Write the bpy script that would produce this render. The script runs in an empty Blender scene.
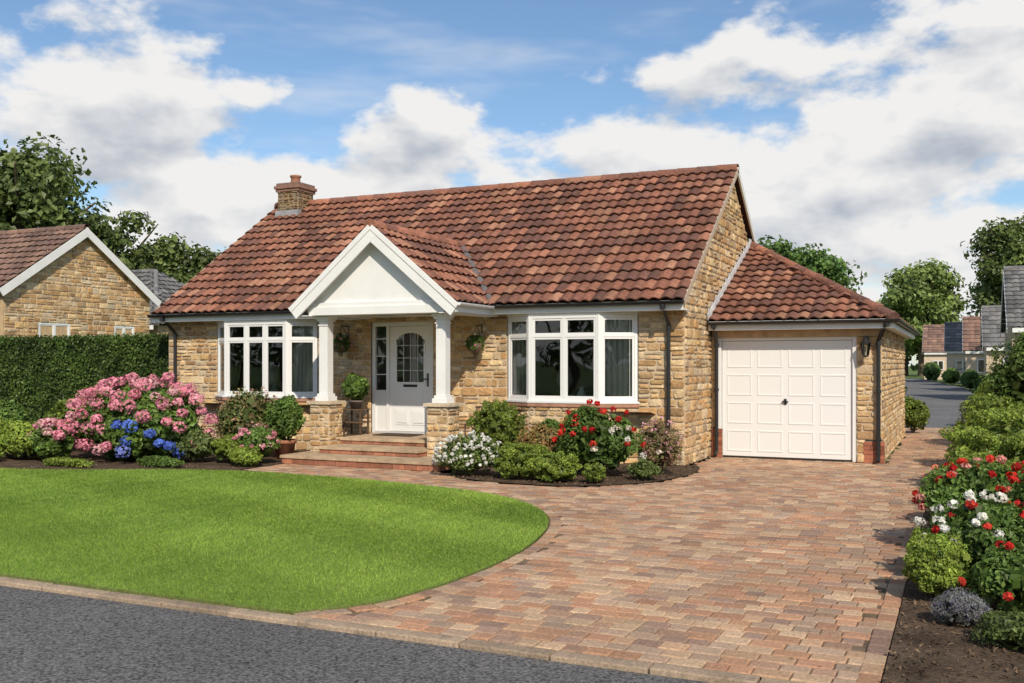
import bpy, math, numpy as np
from mathutils import Vector
R=np.random.RandomState
sc=bpy.context.scene
Z=np.array([0,0,1.]);X=np.array([1.,0,0]);Y=np.array([0,1.,0])
def nz(v):
    v=np.asarray(v,float); return v/(np.linalg.norm(v,axis=-1,keepdims=True)+1e-9)
# ---------------------------------------------------------------- mesh builder
class MB:
    def __init__(s): s.V=[];s.F=[];s.C=[];s.M=[];s.S=[];s.n=0
    def add(s,V,F,col,mi=0,sm=False):
        V=np.asarray(V,float).reshape(-1,3);F=np.asarray(F,int)
        if F.ndim==1:F=F[None]
        col=np.asarray(col,float)
        if col.ndim==1: col=np.tile(col[:3],(len(F),1))
        s.V.append(V);s.F.append(F+s.n);s.C.append(col);s.M.append(np.full(len(F),mi));s.S.append(np.full(len(F),sm));s.n+=len(V)
    def obj(s,name,mats,parent=None,bevel=0):
        me=bpy.data.meshes.new(name)
        V=np.concatenate(s.V);loops=np.concatenate([f.ravel() for f in s.F])
        tot=np.concatenate([np.full(len(f),f.shape[1]) for f in s.F])
        st=np.concatenate([[0],np.cumsum(tot)[:-1]])
        me.vertices.add(len(V));me.vertices.foreach_set("co",V.ravel().astype(np.float32))
        me.loops.add(len(loops));me.loops.foreach_set("vertex_index",loops.astype(np.int32))
        me.polygons.add(len(tot));me.polygons.foreach_set("loop_start",st.astype(np.int32))
        me.polygons.foreach_set("material_index",np.concatenate(s.M).astype(np.int32))
        me.polygons.foreach_set("use_smooth",np.concatenate(s.S).astype(bool))
        me.update(calc_edges=True)
        ca=me.color_attributes.new("Col",'FLOAT_COLOR','CORNER')
        C=np.repeat(np.concatenate(s.C),tot,axis=0);C=np.concatenate([C,np.ones((len(C),1))],1)
        ca.data.foreach_set("color",C.ravel().astype(np.float32))
        if not isinstance(mats,(list,tuple)): mats=[mats]
        for m in mats: me.materials.append(m)
        o=bpy.data.objects.new(name,me);sc.collection.objects.link(o)
        if parent: o.parent=parent
        if bevel:
            b=o.modifiers.new("bevel",'BEVEL');b.width=bevel;b.segments=2;b.limit_method='ANGLE'
        return o
def empty(name):
    o=bpy.data.objects.new(name,None);sc.collection.objects.link(o);return o
BF=np.array([[0,1,3,2],[4,6,7,5],[0,4,5,1],[2,3,7,6],[0,2,6,4],[1,5,7,3]])
def gbox(mb,O,A,B,C,a0,a1,b0,b1,c0,c1,col,mi=0):
    O=np.asarray(O,float);A=np.asarray(A,float);B=np.asarray(B,float);C=np.asarray(C,float)
    V=[O+A*a+B*b+C*c for a in(a0,a1) for b in(b0,b1) for c in(c0,c1)]
    mb.add(V,BF,col,mi)
def obox(mb,O,U,N,u0,u1,v0,v1,w0,w1,col,mi=0): gbox(mb,O,U,Z,N,u0,u1,v0,v1,w0,w1,col,mi)
def box(mb,x0,x1,y0,y1,z0,z1,col,mi=0): gbox(mb,(0,0,0),X,Y,Z,x0,x1,y0,y1,z0,z1,col,mi)
def tube(mb,p0,p1,r0,r1,seg,col,mi=0,cap=True):
    p0=np.asarray(p0,float);p1=np.asarray(p1,float);d=nz(p1-p0)
    a=nz(np.cross(d,[.3,.5,.8]));b=np.cross(d,a)
    t=np.arange(seg)*2*math.pi/seg
    ring=np.cos(t)[:,None]*a+np.sin(t)[:,None]*b
    V=np.concatenate([p0+ring*r0,p1+ring*r1]);i=np.arange(seg);j=(i+1)%seg
    mb.add(V,np.stack([i,j,j+seg,i+seg],1),col,mi,True)
    if cap:
        mb.add(V[:seg],[list(range(seg))],col,mi);mb.add(V[seg:],[list(range(seg))],col,mi)
def lathe(mb,c,prof,seg,col,mi=0):
    t=np.arange(seg)*2*math.pi/seg;n=len(prof)
    V=[[c[0]+r*math.cos(a),c[1]+r*math.sin(a),c[2]+z] for r,z in prof for a in t]
    F=[[k*seg+i,k*seg+(i+1)%seg,(k+1)*seg+(i+1)%seg,(k+1)*seg+i] for k in range(n-1) for i in range(seg)]
    mb.add(V,F,col,mi,True)
def sheet(name,pts,z,mat,col=(1,1,1),parent=None):
    mb=MB();mb.add([[p[0],p[1],z] for p in pts],[list(range(len(pts)))],col);return mb.obj(name,mat,parent)
def pip(px,py,poly):
    poly=np.asarray(poly);c=np.zeros(len(px),bool);j=len(poly)-1
    for i in range(len(poly)):
        xi,yi=poly[i];xj,yj=poly[j]
        if yi!=yj: c^=((yi>py)!=(yj>py))&(px<(xj-xi)*(py-yi)/(yj-yi)+xi)
        j=i
    return c
def catmull(P,n=8):
    P=np.asarray(P,float);Q=np.concatenate([[2*P[0]-P[1]],P,[2*P[-1]-P[-2]]]);o=[]
    for i in range(1,len(Q)-2):
        for k in range(n):
            t=k/n;a,b,c,d=Q[i-1:i+3]
            o.append(.5*((2*b)+(-a+c)*t+(2*a-5*b+4*c-d)*t*t+(-a+3*b-3*c+d)*t**3))
    o.append(P[-1]);return np.array(o)
# ---------------------------------------------------------------- materials
def mk(name,rough=.8,namt=.25,nsc=3,bump=0,bsc=40,spec=.3,trans=0,n2amt=0,n2sc=40,metal=0,dist=.01,stain=None):
    m=bpy.data.materials.new(name);m.use_nodes=True;nt=m.node_tree;N=nt.nodes;L=nt.links
    p=N["Principled BSDF"];out=N["Material Output"]
    at=N.new("ShaderNodeAttribute");at.attribute_name="Col";src=at.outputs["Color"]
    tc=N.new("ShaderNodeTexCoord")
    def nse(s,det):
        n=N.new("ShaderNodeTexNoise");n.inputs["Scale"].default_value=s;n.inputs["Detail"].default_value=det;n.inputs["Roughness"].default_value=.62
        L.new(tc.outputs["Object"],n.inputs["Vector"]);return n.outputs["Fac"]
    def mul(src,amt,s,det=3):
        mr=N.new("ShaderNodeMapRange");mr.inputs[1].default_value=.3;mr.inputs[2].default_value=.7
        mr.inputs[3].default_value=1-amt;mr.inputs[4].default_value=1+amt;L.new(nse(s,det),mr.inputs[0])
        v=N.new("ShaderNodeVectorMath");v.operation='SCALE';L.new(src,v.inputs[0]);L.new(mr.outputs[0],v.inputs["Scale"])
        return v.outputs[0]
    if namt: src=mul(src,namt,nsc)
    if n2amt: src=mul(src,n2amt,n2sc,2)
    if stain:
        colr,s,a,b,amt=stain
        mr=N.new("ShaderNodeMapRange");mr.inputs[1].default_value=a;mr.inputs[2].default_value=b;mr.inputs[3].default_value=0;mr.inputs[4].default_value=amt
        L.new(nse(s,4),mr.inputs[0]);mx=N.new("ShaderNodeMix");mx.data_type='RGBA';L.new(mr.outputs[0],mx.inputs[0]);L.new(src,mx.inputs[6]);mx.inputs[7].default_value=(*colr,1);src=mx.outputs[2]
    L.new(src,p.inputs["Base Color"])
    p.inputs["Roughness"].default_value=rough;p.inputs["Specular IOR Level"].default_value=spec;p.inputs["Metallic"].default_value=metal
    if bump:
        b=N.new("ShaderNodeBump");b.inputs["Strength"].default_value=bump;b.inputs["Distance"].default_value=dist
        L.new(nse(bsc,3),b.inputs["Height"]);L.new(b.outputs[0],p.inputs["Normal"])
    if trans:
        t=N.new("ShaderNodeBsdfTranslucent");L.new(src,t.inputs["Color"])
        mx=N.new("ShaderNodeMixShader");mx.inputs[0].default_value=trans
        L.new(p.outputs[0],mx.inputs[1]);L.new(t.outputs[0],mx.inputs[2]);L.new(mx.outputs[0],out.inputs[0])
    return m
mStone=mk("sandstone",.92,.18,7,1,24,.12,n2amt=.2,n2sc=45,dist=.018,stain=((.24,.16,.09),2.2,.58,.78,.4))
mMortar=mk("mortar",.95,.15,5,.5,60,.1)
mTile=mk("roof_tile",.78,.2,1.1,.6,60,.2,n2amt=.28,n2sc=20,dist=.006,stain=((.34,.27,.17),9,.63,.75,.4))
mWhite=mk("white_upvc",.38,0,1.2,0,0,.4)
mPaint=mk("painted_wood",.5,.05,2,.08,30,.3)
mPave=mk("paving_block",.88,.16,.9,.6,60,.2,n2amt=.25,n2sc=40,dist=.006,stain=((.17,.12,.085),1.3,.58,.78,.4))
mSand=mk("jointing_sand",.95,.3,4,.4,60,.1)
mAsph=mk("asphalt",.88,.16,.45,1,55,.3,n2amt=.85,n2sc=48,dist=.014,stain=((.24,.23,.215),60,.58,.64,.7))
mKerb=mk("kerb_stone",.88,.25,3,.5,50,.2,n2amt=.25,n2sc=50,stain=((.09,.08,.06),6,.52,.7,.6))
mLeaf=mk("foliage",.48,0,2.5,0,0,.35,trans=.3)
mPetal=mk("petal",.6,0,5,0,0,.2,trans=.3)
mGrass=mk("grass",.6,0,.5,0,0,.2,trans=.3)
mTurf=mk("turf",.9,.15,.6,.7,90,.1,n2amt=.3,n2sc=50)
mField=mk("field_grass",.95,.35,.12,0,10,.1,n2amt=.2,n2sc=3)
mSoil=mk("soil",.97,.35,3,1,45,.1,n2amt=.3,n2sc=35,dist=.02)
mBark=mk("bark",.9,.3,4,.8,20,.1)
mBlack=mk("black_plastic",.35,0,3,0,0,.5)
mMetal=mk("metal",.3,0,3,0,0,.5,metal=1)
mTerra=mk("terracotta",.8,.2,6,.3,50,.2)
mCloth=mk("fabric",.9,0,3,trans=.25)
mRoom=mk("room_paint",.9,0,1)
mLead=mk("lead_flashing",.55,.2,5,.2,20,.4)
mBrick=mk("brick_trim",.85,.25,6,.5,60,.15)
mWood=mk("wood",.65,.25,6,.2,20,.25)
def mkglass():
    m=bpy.data.materials.new("window_glass");m.use_nodes=True;nt=m.node_tree;N=nt.nodes;L=nt.links
    for n in list(N):
        if n.type!='OUTPUT_MATERIAL': N.remove(n)
    out=[n for n in N if n.type=='OUTPUT_MATERIAL'][0]
    tr=N.new("ShaderNodeBsdfTransparent");tr.inputs[0].default_value=(.74,.80,.78,1)
    gl=N.new("ShaderNodeBsdfGlossy");gl.inputs["Roughness"].default_value=.01;gl.inputs[0].default_value=(.95,.97,1,1)
    fr=N.new("ShaderNodeFresnel");fr.inputs[0].default_value=1.75
    tc=N.new("ShaderNodeTexCoord");n=N.new("ShaderNodeTexNoise");n.inputs["Scale"].default_value=1.6;n.inputs["Detail"].default_value=1
    b=N.new("ShaderNodeBump");b.inputs["Strength"].default_value=.04;b.inputs["Distance"].default_value=.1
    L.new(tc.outputs["Object"],n.inputs["Vector"]);L.new(n.outputs["Fac"],b.inputs["Height"]);L.new(b.outputs[0],gl.inputs["Normal"])
    mx=N.new("ShaderNodeMixShader");L.new(fr.outputs[0],mx.inputs[0]);L.new(tr.outputs[0],mx.inputs[1]);L.new(gl.outputs[0],mx.inputs[2]);L.new(mx.outputs[0],out.inputs[0])
    return m
mGlass=mkglass()
WH=(.75,.745,.725)
# ---------------------------------------------------------------- stone walls
SP=np.array([(.60,.41,.22),(.53,.33,.155),(.66,.50,.31),(.40,.25,.13),(.56,.38,.20),(.47,.35,.225),(.68,.50,.28),(.60,.40,.19),(.50,.30,.14),(.58,.46,.31)])
def stone_wall(mb,O,U,N,width,vtop,holes=(),seed=1,lo=None,hi=None,sc_=.8,back=True,v0=0,dark=1.):
    rg=R(seed);O=np.asarray(O,float);U=np.asarray(U,float);N=np.asarray(N,float)
    P=lambda u,v,w:O+U*u+Z*v+N*w
    forced=sorted(set([vtop]+[h[2] for h in holes if v0<h[2]<vtop]+[h[3] for h in holes if v0<h[3]<vtop]))
    v=v0
    while v<vtop-.01:
        nf=[f for f in forced if f>v+.005][0]
        h=rg.uniform(.09,.22)*sc_
        v1=v+h
        if v1>nf-.07*sc_: v1=nf if nf-v<.24*sc_ else (v+nf)/2
        vm=(v+v1)/2
        a=max(0,lo(vm) if lo else 0);b=min(width,hi(vm) if hi else width)
        iv=[(a,b)]
        for hx in holes:
            if hx[2]<vm<hx[3]:
                nv=[]
                for p,q in iv:
                    if hx[1]<=p or hx[0]>=q: nv.append((p,q));continue
                    if hx[0]>p:nv.append((p,hx[0]))
                    if hx[1]<q:nv.append((hx[1],q))
                iv=nv
        for p,q in iv:
            if q-p<.03: continue
            u=p
            while u<q-.005:
                L=rg.uniform(.12,.44)*sc_*(1 if v1-v>.13*sc_ else .8)
                u1=u+L
                if q-u1<.12*sc_: u1=q
                subs=[(v,v1)]
                if v1-v>.15*sc_ and rg.rand()<.35:
                    m=v+(v1-v)*rg.uniform(.4,.6);subs=[(v,m),(m,v1)]
                for s0,s1 in subs:
                    g=.006;a0,a1,b0,b1=u+g,u1-g,s0+g,s1-g
                    cu=min(.035,(a1-a0)*.25)*rg.uniform(.4,1);cv=min(.03,(b1-b0)*.25)*rg.uniform(.4,1)
                    oc=np.array([(a0+cu,b0),(a1-cu,b0),(a1,b0+cv),(a1,b1-cv),(a1-cu,b1),(a0+cu,b1),(a0,b1-cv),(a0,b0+cv)])
                    oc+=rg.uniform(-.005,.005,oc.shape)
                    c=oc.mean(0);ins=oc+(c-oc)*np.array([min(.3,.014/(a1-a0)*2),min(.35,.014/(b1-b0)*2)])
                    dp=rg.uniform(.010,.030)
                    V=[P(x,y,-.012) for x,y in oc]+[P(x,y,dp+rg.uniform(-.009,.006)) for x,y in ins]+[P(c[0],c[1],dp+rg.uniform(-.003,.012))]
                    F4=[[i,(i+1)%8,8+(i+1)%8,8+i] for i in range(8)];F3=[[8+i,8+(i+1)%8,16] for i in range(8)]
                    col=SP[rg.randint(len(SP))]*rg.uniform(.74,1.1)*dark
                    n0=mb.n
                    mb.add(V,F4,col);mb.V.append(np.zeros((0,3)));mb.F.append(np.array(F3)+n0);mb.C.append(np.tile(col,(8,1)));mb.M.append(np.zeros(8));mb.S.append(np.zeros(8,bool))
                u=u1
        if back:
            for p,q in iv:
                if q-p>.01: mb.add([P(p,v,0),P(q,v,0),P(q,v1,0),P(p,v1,0)],[0,1,2,3],np.array((.52,.41,.28))*min(1,dark*1.1),1)
        v=v1
# ---------------------------------------------------------------- roof tiles
TP=np.array([(.25,.108,.07),(.20,.09,.062),(.15,.075,.057),(.29,.127,.08),(.22,.096,.063),(.175,.082,.06),(.33,.165,.105)])
def tiles(mb,O,U,S,N,width,length,umin=None,umax=None,p=.2,g=.33,seed=1,pal=TP,amp=.036,ns=8):
    rg=R(seed);O=np.asarray(O,float)
    t=np.linspace(0,1,ns+1);wv=amp*(.5-.5*np.cos(2*np.pi*t))**.75
    nr=int(math.ceil(length/g));nc=int(round(width/p));pp=width/nc
    for i in range(nr):
        a=i*g;b=min(a+g+.03,length+.02)
        for j in range(nc):
            uc=(j+.5)*pp
            if umin and uc<umin(a+g*.3):continue
            if umax and uc>umax(a+g*.3):continue
            jz=rg.uniform(-.005,.005);jv=rg.uniform(-.008,.008)
            u=(j+t)*pp
            lo=O+np.outer(u,U)+S*(a+jv)+np.outer(wv+.064+jz,N)
            up=O+np.outer(u,U)+S*b+np.outer(wv+.012+jz*.3,N)
            fr=O+np.outer(u,U)+S*(a+jv)+np.outer(wv+.042+jz,N)
            fi=O+np.outer(u,U)+S*(a+jv+.09)+np.outer(wv+.03+jz,N)
            col=pal[rg.randint(len(pal))]*rg.uniform(.78,1.15)
            k=np.arange(ns);n=ns+1
            mb.add(np.concatenate([lo,up]),np.stack([k,k+1,k+1+n,k+n],1),col,0,True)
            mb.add(np.concatenate([fr,lo]),np.stack([k,k+1,k+1+n,k+n],1),col*.9)
            mb.add(np.concatenate([fr,fi]),np.stack([k,k+1,k+1+n,k+n],1),col*.9)
def ridge_caps(mb,p0,p1,r=.11,seg=.42,seed=3,pal=TP,mi=0):
    rg=R(seed);p0=np.asarray(p0,float);p1=np.asarray(p1,float);L=np.linalg.norm(p1-p0);d=(p1-p0)/L
    side=nz(np.cross(d,Z));up=np.cross(side,d);n=int(L/seg)+1;s=L/n
    t=np.linspace(-.15,math.pi+.15,9)
    for i in range(n):
        ra=r*1.06;rb=r*.97
        a=p0+d*(i*s-.012);b=p0+d*((i+1)*s)
        A=a+np.outer(np.cos(t),side)*ra+np.outer(np.sin(t),up)*ra
        B=b+np.outer(np.cos(t),side)*rb+np.outer(np.sin(t),up)*rb
        k=np.arange(8);col=pal[rg.randint(len(pal))]*rg.uniform(.95,1.3)
        mb.add(np.concatenate([A,B]),np.stack([k,k+1,k+10,k+9],1),col,mi,True)
        mb.add(A,[list(range(9))],col*.7,mi)
# ---------------------------------------------------------------- foliage
def quads(mb,P,col,mi=0): n=len(P);mb.add(P.reshape(-1,3),np.arange(4*n).reshape(n,4),col,mi)
def leafq(pos,nrm,size,rg,asp=.55):
    n=nz(nrm);t=nz(np.cross(n,rg.normal(size=n.shape)));b=np.cross(n,t);s=(size*rg.uniform(.6,1.35,len(n)))[:,None]
    return np.stack([pos-t*s*.5,pos+b*s*asp*.5+n*s*.08,pos+t*s*.5-n*s*.1,pos-b*s*asp*.5+n*s*.08],1)
G1=np.array([(.115,.20,.035),(.145,.245,.045),(.085,.155,.03),(.19,.28,.06)])
G2=np.array([(.25,.34,.05),(.31,.385,.06),(.19,.28,.042)])
G3=np.array([(.06,.115,.028),(.08,.14,.032),(.10,.165,.037)])
G4=np.array([(.115,.16,.042),(.14,.19,.05),(.085,.125,.032),(.175,.225,.065)])
def foliage(mb,c,r,n,size,pal,seed,clumps=26,cr=.34,core=True,zmin=.03,lowcut=-.35,asp=.55,mi=0):
    rg=R(seed);c=np.asarray(c,float);r=np.asarray(r,float)
    d=nz(rg.normal(size=(clumps*3,3)));d=d[d[:,2]>lowcut][:clumps];k=len(d)
    cc=c+d*r*(1-cr)*rg.uniform(.75,1.02,(k,1));crr=rg.uniform(.7,1.2,k)*cr
    ci=rg.randint(k,size=n);dd=nz(rg.normal(size=(n,3))+d[ci]*.6)
    pos=cc[ci]+dd*r*(crr[ci]*rg.uniform(.65,1.08,n))[:,None]
    cv=rg.uniform(.7,1.25,k)
    col=pal[rg.randint(len(pal),size=n)]*(cv[ci]*rg.uniform(.75,1.25,n))[:,None]
    ok=pos[:,2]>zmin
    quads(mb,leafq(pos[ok],dd[ok]+rg.normal(size=(ok.sum(),3))*.5+Z*.2,size,rg,asp),col[ok],mi)
    if core:
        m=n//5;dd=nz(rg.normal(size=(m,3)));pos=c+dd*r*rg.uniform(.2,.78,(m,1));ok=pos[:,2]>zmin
        quads(mb,leafq(pos[ok],dd[ok]+rg.normal(size=(ok.sum(),3))*.6,size*2.2,rg,.8),(pal[rg.randint(len(pal),size=m)]*.6)[ok],mi)  # inner leaves use a darker palette: crown shade put into the colour
def heads(mb,pos,rad,pal,seed,nq=60,q=.045,mi=1,squash=.8):
    rg=R(seed)
    for p in pos:
        d=nz(rg.normal(size=(nq,3))+np.array([0,0,.15]));rr=rad*rg.uniform(.7,1.15)
        P=p+d*np.array([1,1,squash])*rr*rg.uniform(.8,1.03,(nq,1))
        col=pal[rg.randint(len(pal))]*rg.uniform(.8,1.15,(nq,1))*rg.uniform(.85,1.12)
        quads(mb,leafq(P,d+rg.normal(size=(nq,3))*.25,q,rg,.95),np.clip(col,0,.88),mi)
def surfpts(c,r,n,rg,zlo=-.1,front=True,sc_=1.0):
    d=nz(rg.normal(size=(n*8,3)));d=d[d[:,2]>zlo]
    if front: d=d[(d[:,1]<.35)]
    return np.asarray(c)+d[:n]*np.asarray(r)*sc_*rg.uniform(.9,1.05,(min(n,len(d)),1))
def shrub(name,c,r,n,size,pal,seed,flowers=None,parent=None,**kw):
    mb=MB();foliage(mb,c,r,n,size,pal,seed,**kw)
    rg=R(seed+5)
    for i in range(5):
        a=rg.uniform(0,6.28);e=np.array([c[0]+math.cos(a)*r[0]*.4,c[1]+math.sin(a)*r[1]*.4,c[2]])
        tube(mb,[c[0]+math.cos(a)*.03,c[1]+math.sin(a)*.03,max(0.01,c[2]-r[2]*1.1)],e,.01,.005,5,(.12,.08,.05),0)
    if flowers:
        for fi,fl in enumerate(flowers):
            pts=fl.get('pts')
            if pts is None: pts=surfpts(c,r,fl['n'],R(seed+7+fi),fl.get('zlo',-.1))
            heads(mb,pts,fl['rad'],np.array(fl['pal']),seed+9+fi,fl.get('nq',30),fl.get('q',.04),1)
    return mb.obj(name,[mLeaf,mPetal],parent)
def tree(name,x,y,top,rad,n,leaf,pal,seed,base=.22,clumps=60,cr=.22):
    mb=MB();rg=R(seed);th=top*.55
    tube(mb,[x,y,-.12],[x+.1,y,th*.6],rad*.08,rad*.055,9,(.13,.10,.07),1);tube(mb,[x+.1,y,th*.58],[x,y,top*.8],rad*.055,rad*.02,8,(.13,.10,.07),1)
    cz=(top+top*base)/2;rzz=(top-top*base)/2
    for i in range(9):
        a=rg.uniform(0,6.28);h=rg.uniform(.25,.6)*top
        e=[x+math.cos(a)*rad*.7,y+math.sin(a)*rad*.7,h+rg.uniform(.1,.3)*top]
        tube(mb,[x+.05,y,h],e,rad*.035,rad*.01,6,(.13,.10,.07),1)
    d=nz(rg.normal(size=(clumps,3)));rr=rg.uniform(.25,1,(clumps,1))**.6
    cc=np.array([x,y,cz])+d*np.array([rad,rad,rzz])*rr*(1-cr*.8)
    cs=rad*cr*rg.uniform(.75,1.5,clumps);ci=rg.choice(clumps,size=n,p=cs**2/np.sum(cs**2))
    dd=nz(rg.normal(size=(n,3)));pos=cc[ci]+dd*(cs[ci]*rg.uniform(.3,1.08,n))[:,None]*np.array([1.15,1.15,.8])
    col=pal[rg.randint(len(pal),size=n)]*(rg.uniform(.65,1.3,clumps)[ci]*rg.uniform(.75,1.25,n))[:,None]
    quads(mb,leafq(pos,dd+rg.normal(size=(n,3))*.5+Z*.3,leaf,rg,.7),col,0)
    return mb.obj(name,[mLeaf,mBark])
# ================================================================ GROUND
sheet("ground",[(-900,-900),(900,-900),(900,900),(-900,900)],-.12,mField,(.11,.16,.05))
sheet("road",[(-80,-4.5),(80,-4.5),(80,5.30),(-80,5.30)],-.035,mAsph,(.115,.112,.11))
sheet("pavement",[(-80,-7),(80,-7),(80,-4.6),(-80,-4.6)],-.02,mAsph,(.14,.14,.14))
sheet("lane",[(-3.0,28.4),(0.2,28.4),(.8,46),(.3,76),(-1.8,98),(-4.5,125),(-8.5,125),(-5.2,98),(-3.6,76),(-2.4,46)],-.03,mAsph,(.15,.15,.152))
mb=MB();rg=R(3);x=-40
while x<14:
    L=.6;dz=rg.uniform(-.003,.003)
    c=np.array([.36,.27,.19])*rg.uniform(.75,1.15)
    box(mb,x+.005,x+L-.005,5.30+rg.uniform(-.004,.004),5.425,-.1,-.002+dz,c);x+=L
mb.obj("kerb",mKerb,bevel=.01)
lawn_edge=catmull([(-4.15,5.45),(-3.75,6.05),(-3.6,7.16),(-3.69,8.44),(-4.03,9.7),(-4.6,10.65),(-5.5,11.4),(-6.75,11.85),(-8.3,12.15),(-9.9,12.3)],8)
left_edge=catmull([(-9.9,12.3),(-11.2,12.1),(-12.4,11.5),(-13.8,11.0),(-16,10.8),(-20,10.7),(-34,10.7)],6)
lawn=list(map(tuple,lawn_edge))+list(map(tuple,left_edge[1:]))+[(-34,5.45)]
mb=MB();n=len(lawn)
mb.add([[a,b,.012] for a,b in lawn],[list(range(n))],(.16,.24,.045))
mb.add([[a,b,.012] for a,b in lawn]+[[a,b,-.1] for a,b in lawn],[[i,(i+1)%n,(i+1)%n+n,i+n] for i in range(n)],(.14,.17,.05))
lawn_p=empty("lawn");mb.obj("turf",mTurf,lawn_p)
rg=R(11);nb=620000
gx=-18.5+rg.rand(nb)*15.2;gy=5.42+rg.rand(nb)*7.1
keep=rg.rand(nb)<np.clip(1.7-(gy-5)*.13-(-gx-4)*.04,.3,1)
keep&=pip(gx,gy,lawn);gx=gx[keep];gy=gy[keep];nb=len(gx)
a=rg.uniform(0,6.28,nb);h=rg.uniform(.012,.028,nb);w=rg.uniform(.0018,.004,nb)*(1+(gy-5.4)*.2+(-gx-4)*.04)
sp=(gx*.35+gy*.94)*2*np.pi/2.1;st=np.tanh(3*np.sin(sp))
base=np.stack([gx,gy,np.full(nb,.01)],1);dr=np.stack([np.cos(a),np.sin(a),a*0],1)
tip=base+np.stack([rg.normal(0,.011,nb)+.003*st,rg.normal(0,.011,nb)+.008*st,h],1)
P=np.stack([base-dr*w[:,None],base+dr*w[:,None],tip],1).reshape(-1,3)
gp=np.array([(.235,.355,.055),(.205,.32,.05),(.27,.385,.065),(.17,.28,.042),(.33,.38,.11)])
def sn(x,y,s,f):
    rr=R(s);o=0
    for i in range(7): a_=rr.uniform(0,6.28);k_=f*rr.uniform(.5,2);o=o+np.sin(k_*(x*math.cos(a_)+y*math.sin(a_))+rr.uniform(0,6))
    return o/7
patch=sn(gx,gy,4,1.6)*.22+sn(gx,gy,6,9)*.14
colf=(rg.uniform(.8,1.2,nb)*(1+patch)*(1+.05*st))[:,None]  # stripe tint: light on the leaning blades painted into their colour
col=gp[rg.choice(5,nb,p=[.3,.3,.2,.14,.06])]*colf*np.stack([1+patch*.25,np.ones(nb),np.ones(nb)],1)
mb=MB();mb.add(P,np.arange(3*nb).reshape(nb,3),col);mb.obj("grass_blades",mGrass,lawn_p)
# ---------------------------------------------------------------- driveway
bed_r=catmull([(-7.25,13.5),(-6.7,12.85),(-5.6,12.6),(-4.8,12.75),(-4.1,13.5),(-3.8,14.6),(-3.85,15.6),(-4.1,16.3)],6)
drive=list(map(tuple,lawn_edge))+[(-10.55,12.35),(-10.55,13.6)]+list(map(tuple,bed_r))+[(-4.15,17.85),(-1.2,17.85),(-1.2,25.0),(-3.0,27.0),(-3.0,28.4),(.15,28.4),(-.05,22),(-.42,16),(-.42,5.43)]
dp=empty("driveway")
sheet("sand_bed",drive,-.014,mSand,(.17,.125,.085),dp)
rg=R(21);rec=[];y=5.43
PV=np.array([(.44,.245,.145),(.47,.30,.185),(.36,.225,.15),(.50,.35,.225),(.42,.29,.20),(.44,.25,.15),(.32,.21,.155),(.48,.33,.21),(.41,.225,.14),(.38,.27,.19)])
while y<28.4:
    x=-11+rg.uniform(0,.1);dy=rg.choice([.135,.15])
    while x<.2:
        L=rg.choice([.135,.17,.21]);rec.append((x,x+L,y,y+dy));x+=L
    y+=dy
rec=np.array(rec);cx=(rec[:,0]+rec[:,1])/2;cy=(rec[:,2]+rec[:,3])/2
k=pip(cx,cy,drive)
de=np.min(np.hypot(cx[:,None]-lawn_edge[None,:,0],cy[:,None]-lawn_edge[None,:,1]),1)
k&=(de>.15)&(cx<-.42-.1+np.maximum(0,(cy-16))*.045);rec=rec[k];n=len(rec)
def blocks(mb,cx,cy,hx,hy,ang,rg,pal,zt=0.):
    n=len(cx);ang=ang+rg.normal(0,.009,n)
    U=np.stack([np.cos(ang),np.sin(ang),ang*0],1);V=np.stack([-np.sin(ang),np.cos(ang),ang*0],1)
    c=np.stack([cx,cy,np.full(n,zt)],1);tl=rg.normal(0,.008,(n,2));dz=rg.normal(0,.0015,n)
    out=[]
    for ins,z in((.003,-.014),(.0045,-.006),(.012,0.)):
        for sx,sy in((-1,-1),(1,-1),(1,1),(-1,1)):
            ax=sx*(hx-ins)[:,None];ay=sy*(hy-ins)[:,None]
            out.append(c+U*ax+V*ay+Z*((z+dz+(tl[:,0]*sx*hx+tl[:,1]*sy*hy))[:,None]))
    P=np.stack(out,1).reshape(-1,3);o=(np.arange(n)*12)[:,None]
    F=[]
    for l in(0,4):
        for i in range(4): F.append(o+np.array([l+i,l+(i+1)%4,l+4+(i+1)%4,l+4+i]))
    F.append(o+np.array([8,9,10,11]))
    F=np.stack(F,1).reshape(-1,4)
    col=pal[rg.randint(len(pal),size=n)]*rg.uniform(.8,1.1,n)[:,None]
    mb.add(P,F,np.repeat(col,9,0))
mb=MB()
blocks(mb,(rec[:,0]+rec[:,1])/2,(rec[:,2]+rec[:,3])/2,(rec[:,1]-rec[:,0])/2,(rec[:,3]-rec[:,2])/2,np.zeros(n),rg,PV)
def border(mb,C,off,bl,bw,rg,pal):
    C=np.asarray(C);seg=np.hypot(*np.diff(C,axis=0).T);s=np.concatenate([[0],np.cumsum(seg)]);t=np.arange(bl/2,s[-1],bl)
    x=np.interp(t,s,C[:,0]);y=np.interp(t,s,C[:,1]);x2=np.interp(t+.02,s,C[:,0]);y2=np.interp(t+.02,s,C[:,1])
    an=np.arctan2(y2-y,x2-x);an[-1]=an[-2];x=x+np.sin(an)*off;y=y-np.cos(an)*off;m=len(t)
    blocks(mb,x,y,np.full(m,bl/2),np.full(m,bw/2),an,rg,pal,.003)
border(mb,lawn_edge,.075,.19,.13,rg,PV*.9)
border(mb,[(-.46,5.5),(-.46,16),(-.1,22),(.1,28.3)],.0,.2,.13,rg,PV*.85)
mb.obj("paving_blocks",mPave,dp)
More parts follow.
